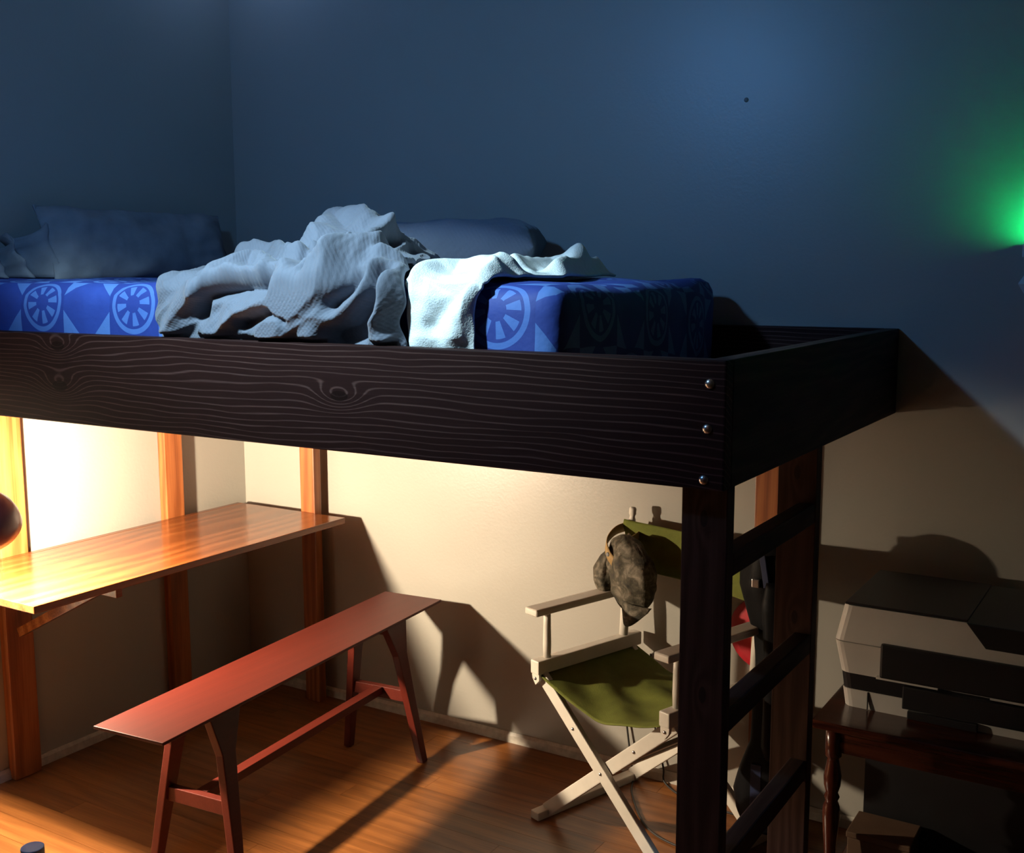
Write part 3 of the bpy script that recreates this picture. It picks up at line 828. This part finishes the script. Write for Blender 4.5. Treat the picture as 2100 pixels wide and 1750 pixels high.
loft(bm, secs([(.80, -.935, 2.868, .020, .016), (.74, -.930, 2.858, .034, .026), (.60, -.918, 2.858, .036, .028), (.45, -.915, 2.860, .036, .028), (.33, -.92, 2.865, .034, .026), (.30, -.92, 2.868, .026, .020)], 36), 28, .12, 4.0)
obj('sleeve', bm, M['jacket'], jk, smooth=True)
bm = bmesh.new(); add_beam(bm, (-.968, 2.868, .872), (-.952, 2.866, .785), .016, .006, (1, 0, 0)); obj('strap', bm, M['jacket_blue'], jk, .001)
bm = bmesh.new(); add_box(bm, (-.994, 2.860, .782), (-.972, 2.872, .806)); obj('buckle', bm, M['steel'], jk, .003)
bm = bmesh.new(); add_box(bm, (-.985, 2.8705, .15), (-.955, 2.876, .27)); obj('lining_panel', bm, M['jacket_blue'], jk, .001)

# ------------------------------------------------------------------ red round cushion on the wall behind the chair
bm = bmesh.new()
add_lathe(bm, [(.001, .0), (.100, .0), (.113, .006), (.118, .015), (.113, .025), (.090, .031), (.001, .033)], axis_mat((-1.045, YB - .002, .555), (0, -1, 0)), 40)
rc = obj('wall_disc', bm, M['red'], None, smooth=True)
tag(rc, 'red round disc hung on the back wall behind the green chair', 'disc')

# ------------------------------------------------------------------ cables on the back wall and floor
def cable(pts, label, rad=.0032):
    bm = bmesh.new(); add_tube(bm, smooth_pts(pts, 8), rad, 8); o = obj('power_cable', bm, M['cord'], None, smooth=True)
    tag(o, label, 'cable', 'black cables behind the chair')
cable([(-1.556, YB - .006, .420), (-1.545, YB - .006, .36), (-1.530, YB - .007, .29), (-1.515, YB - .010, .20), (-1.49, YB - .02, .06), (-1.47, YB - .04, .006), (-1.42, 3.02, .005), (-1.30, 2.86, .005), (-1.18, 2.80, .005), (-1.02, 2.80, .005)],
      'thin black cable hanging left of the folding link and looping over the floor')
cable([(-1.430, YB - .006, .420), (-1.428, YB - .006, .34), (-1.425, YB - .007, .24), (-1.40, YB - .009, .14), (-1.375, YB - .016, .05), (-1.36, YB - .03, .005), (-1.25, 3.08, .005), (-1.05, 3.06, .005)],
      'thin black cable hanging straight down the wall behind the chair seat')

# ------------------------------------------------------------------ side table and printer
TX0, TX1, TY0, TY1, TZ = -.735, .02, 2.575, 3.12, .560
tbl = thing('side_table', (-.36, 2.85, 0), 'dark cherry side table with turned legs holding the printer', 'table')
bm = bmesh.new(); add_box(bm, (TX0, TY0, TZ - .022), (TX1, TY1, TZ)); obj('table_top', bm, M['cherry'], tbl, .006, seg=3)
for lo, hi in (((TX0 + .04, TY0 + .035, TZ - .085), (TX1 - .04, TY0 + .055, TZ - .0225)), ((TX0 + .04, TY1 - .055, TZ - .085), (TX1 - .04, TY1 - .035, TZ - .0225)), ((TX0 + .035, TY0 + .056, TZ - .085), (TX0 + .055, TY1 - .056, TZ - .0225)), ((TX1 - .055, TY0 + .056, TZ - .085), (TX1 - .035, TY1 - .056, TZ - .0225))):
    bm = bmesh.new(); add_box(bm, lo, hi); obj('apron', bm, M['cherry'], tbl, .002)
lp = [(.001, 0), (.014, 0), (.017, .02), (.013, .05), (.019, .075), (.015, .095), (.0105, .13), (.0125, .19), (.018, .26), (.0215, .305), (.020, .33), (.0145, .345), (.019, .355), (.0145, .366), (.020, .385), (.0215, .41), (.015, .445), (.0135, .455), (.020, .462), (.020, TZ - .0225), (.001, TZ - .0225)]
for x in (TX0 + .045, TX1 - .045):
    for y in (TY0 + .045, TY1 - .045):
        bm = bmesh.new(); add_lathe(bm, lp, Matrix.Translation((x, y, 0)), 20); obj('leg', bm, M['cherry_z'], tbl, smooth=True)
bm = bmesh.new(); add_box(bm, (TX0 + .06, TY0 + .06, .165), (TX1 - .06, TY1 - .06, .183)); obj('lower_shelf', bm, M['cherry'], tbl, .003)
bx = thing('storage_box', (-.58, 2.72, .1835), 'brown lidded box on the low shelf under the printer table', 'box')
bm = bmesh.new(); add_box(bm, (-.660, 2.665, .1835), (-.510, 2.785, .236)); obj('carton', bm, M['box_brown'], bx, .003)
bm = bmesh.new(); add_box(bm, (-.663, 2.662, .2365), (-.507, 2.788, .252)); obj('lid', bm, M['box_brown'], bx, .003)
bn = thing('dark_filler_bin', (-.35, 2.93, .1835), 'black bin added to darken the space on the low shelf under the printer', 'bin')  # added black box, stands in for the darkness under the table
bm = bmesh.new()
for lo, hi in (((-.655, 2.80, .1835), (-.05, 3.05, .195)), ((-.655, 2.80, .195), (-.05, 2.812, .44)), ((-.655, 3.038, .195), (-.05, 3.05, .44)), ((-.655, 2.8125, .195), (-.643, 3.0375, .44)), ((-.062, 2.8125, .195), (-.05, 3.0375, .44))): add_box(bm, lo, hi)
obj('filler_body', bm, M['black_plastic'], bn)
bm = bmesh.new(); add_box(bm, (-.662, 2.793, .4405), (-.043, 3.057, .458)); obj('filler_lid', bm, M['black_plastic'], bn, .003)

PX, PY0, PY1, PZ = -.712, 2.690, 3.070, TZ
PXR = -.712 + .53
prn = thing('printer', (-.43, 2.88, PZ), 'white and black all-in-one printer on the dark side table', 'printer')
def slab(name, z0, z1, in0, in1, mat, front0=0, front1=0, bev=.006, xr=None):
    """block between two heights whose outline is inset by in0 at the bottom and in1 at the top"""
    bm = bmesh.new(); xr = PXR if xr is None else xr
    a = [bm.verts.new(p) for p in ((PX + in0, PY0 + in0 + front0, z0), (xr - in0, PY0 + in0 + front0, z0), (xr - in0, PY1 - in0, z0), (PX + in0, PY1 - in0, z0))]
    b = [bm.verts.new(p) for p in ((PX + in1, PY0 + in1 + front1, z1), (xr - in1, PY0 + in1 + front1, z1), (xr - in1, PY1 - in1, z1), (PX + in1, PY1 - in1, z1))]
    bm.faces.new(a[::-1]); bm.faces.new(b)
    for i in range(4): bm.faces.new((a[i], a[(i + 1) % 4], b[(i + 1) % 4], b[i]))
    if bev:
        es = [e for e in bm.edges if abs(e.verts[0].co.z - e.verts[1].co.z) > .5 * (z1 - z0)]
        bmesh.ops.bevel(bm, geom=es, offset=bev * 4, segments=4, affect='EDGES', profile=.5)
    return obj(name, bm, M[mat], prn, 0)
body = slab('base', PZ + .0, PZ + .048, .018, .012, 'printer_white')
slab('paper_slot_band', PZ + .0482, PZ + .090, .014, .009, 'black_plastic')
mid = slab('middle_case', PZ + .0902, PZ + .172, .008, -.006, 'printer_white')
lid = slab('scanner_lid', PZ + .1740, PZ + .262, -.006, .010, 'printer_white')
def front_part(name, x0, x1, z0, z1, y, d, mat, par, bev=.003):
    bm = bmesh.new(); add_box(bm, (x0, y, z0), (x1, y + d, z1)); return obj(name, bm, M[mat], par, bev)
front_part('control_panel', PX + .110, PXR - .02, PZ + .098, PZ + .184, PY0 - .016, .03, 'black_plastic', prn, .006)
front_part('paper_tray', PX + .165, PXR - .06, PZ + .030, PZ + .086, PY0 - .010, .03, 'black_plastic', prn, .003)
front_part('tray_handle', PX + .175, PX + .335, PZ - .0 + .001, PZ + .021, PY0 + .004, .02, 'black_plastic', prn, .003)
front_part('seam', PX + .078, PX + .080, PZ + .002, PZ + .047, PY0 + .0105, .004, 'black_plastic', body, 0)
front_part('trim_strip', PX + .100, PX + .245, PZ + .0905, PZ + .0965, PY0 - .004, .012, 'printer_white', mid, .001)
front_part('trim_strip', PX + .360, PXR - .03, PZ + .0905, PZ + .0965, PY0 - .006, .014, 'printer_white', mid, .001)
# black document cover with the step down towards the right
bm = bmesh.new()
yA, yB = PY0 + .013, PY1 - .014
zt = PZ + .2625
add_prism(bm, [(PX + .014, yA, zt), (PX + .0145, yA, zt + .006), (PX + .270, yA, zt + .006), (PX + .345, yA, zt - .030), (PXR - .016, yA, zt - .030), (PXR - .016, yA, zt - .0005)][:3] + [(PX + .300, yA, zt + .006), (PX + .300, yA, zt)], (0, yB - yA, 0))
obj('document_cover', bm, M['black_plastic'], prn, .002)
bm = bmesh.new()
add_prism(bm, [(PX + .300, PY0 - .0075, zt + .004), (PX + .345, PY0 - .0075, zt - .052), (PXR - .004, PY0 - .0075, zt - .052), (PXR - .004, PY0 - .0075, zt + .004)], (0, yB - PY0 + .005, 0))
obj('feeder_tray', bm, M['black_plastic'], prn, .003)

# ------------------------------------------------------------------ wall device with green glow
dv = thing('wall_light', (-.345, YB - .03, 1.61), 'pale grey faceted wall light glowing green above it, at the right edge', 'light')
bm = bmesh.new()
cx, cz, rr = -.330, 1.607, .078
hexo = [(cx + rr * math.cos(R(a)), cz + .95 * rr * math.sin(R(a))) for a in (0, 60, 120, 180, 240, 300)]
bot = [bm.verts.new((x, YB - .001, z)) for x, z in hexo]; top = [bm.verts.new((cx + (x - cx) * .7, YB - .045, cz + (z - cz) * .7)) for x, z in hexo]
bm.faces.new(bot); bm.faces.new(top[::-1])
for i in range(6): bm.faces.new((bot[i], bot[(i + 1) % 6], top[(i + 1) % 6], top[i]))
obj('housing', bm, M['device'], dv, .002)
bm = bmesh.new(); add_box(bm, (-.375, YB - .080, 1.7105), (-.325, YB - .050, 1.7135)); obj('green_led', bm, M['led'], dv)
bm = bmesh.new(); add_box(bm, (-.390, YB - .092, 1.6745), (-.318, YB - .002, 1.7100)); obj('led_cup', bm, M['device'], dv, .002)

# ------------------------------------------------------------------ nail hole mark, jar and bottle
bm = bmesh.new(); add_lathe(bm, [(.001, .002), (.005, .0015), (.007, .0), (.007, -.001)], axis_mat((-1.158, YB - .0005, 2.133), (0, -1, 0)), 12)
tag(obj('nail_head', bm, M['nail'], None, smooth=True), 'small dark nail head high on the bare back wall', 'nail')

stool = thing('stool', (-1.80, 1.13, 0), 'small dark round stool under the jar and green bottle, bottom left', 'stool')
bm = bmesh.new(); add_lathe(bm, [(.001, .432), (.120, .432), (.130, .440), (.130, .455), (.124, .460), (.001, .460)], Matrix.Translation((-1.80, 1.13, 0)), 36); obj('seat', bm, M['cherry_z'], stool)
for a in (45, 135, 225, 315):
    c, q = math.cos(R(a)), math.sin(R(a))
    bm = bmesh.new(); add_tube(bm, [(-1.80 + .085 * c, 1.13 + .085 * q, .4315), (-1.80 + .125 * c, 1.13 + .125 * q, 0)], [.014, .010], 12); obj('leg', bm, M['cherry_z'], stool, smooth=True)
JP = Matrix.Translation((-1.747, 1.160, .4605))
jar = thing('jar', (-1.747, 1.160, .4605), 'small dark jar with a blue-grey lid at the bottom left corner', 'jar')
bm = bmesh.new(); add_lathe(bm, [(.001, .0), (.019, .0), (.022, .005), (.022, .100), (.019, .112), (.001, .112)], JP, 28); obj('jar_body', bm, M['black_plastic'], jar, smooth=True)
bm = bmesh.new(); add_lathe(bm, [(.001, .1125), (.0205, .1125), (.0205, .139), (.0195, .140), (.001, .140)], JP, 28); obj('lid', bm, M['lid_grey'], jar)
BPM = Matrix.Translation((-1.842, 1.112, .4605))
bt = thing('green_bottle', (-1.842, 1.112, .4605), 'green bottle at the bottom left corner beside the grey-lidded jar', 'bottle')
bm = bmesh.new(); add_lathe(bm, [(.001, 0), (.036, 0), (.040, .006), (.040, .095), (.036, .112), (.026, .135), (.016, .152), (.014, .170), (.001, .170)], BPM, 28); obj('bottle_body', bm, M['bottle_green'], bt, smooth=True)
bm = bmesh.new(); add_lathe(bm, [(.001, .1705), (.0155, .1705), (.0155, .186), (.001, .186)], BPM, 20); obj('cap', bm, M['black_plastic'], bt)
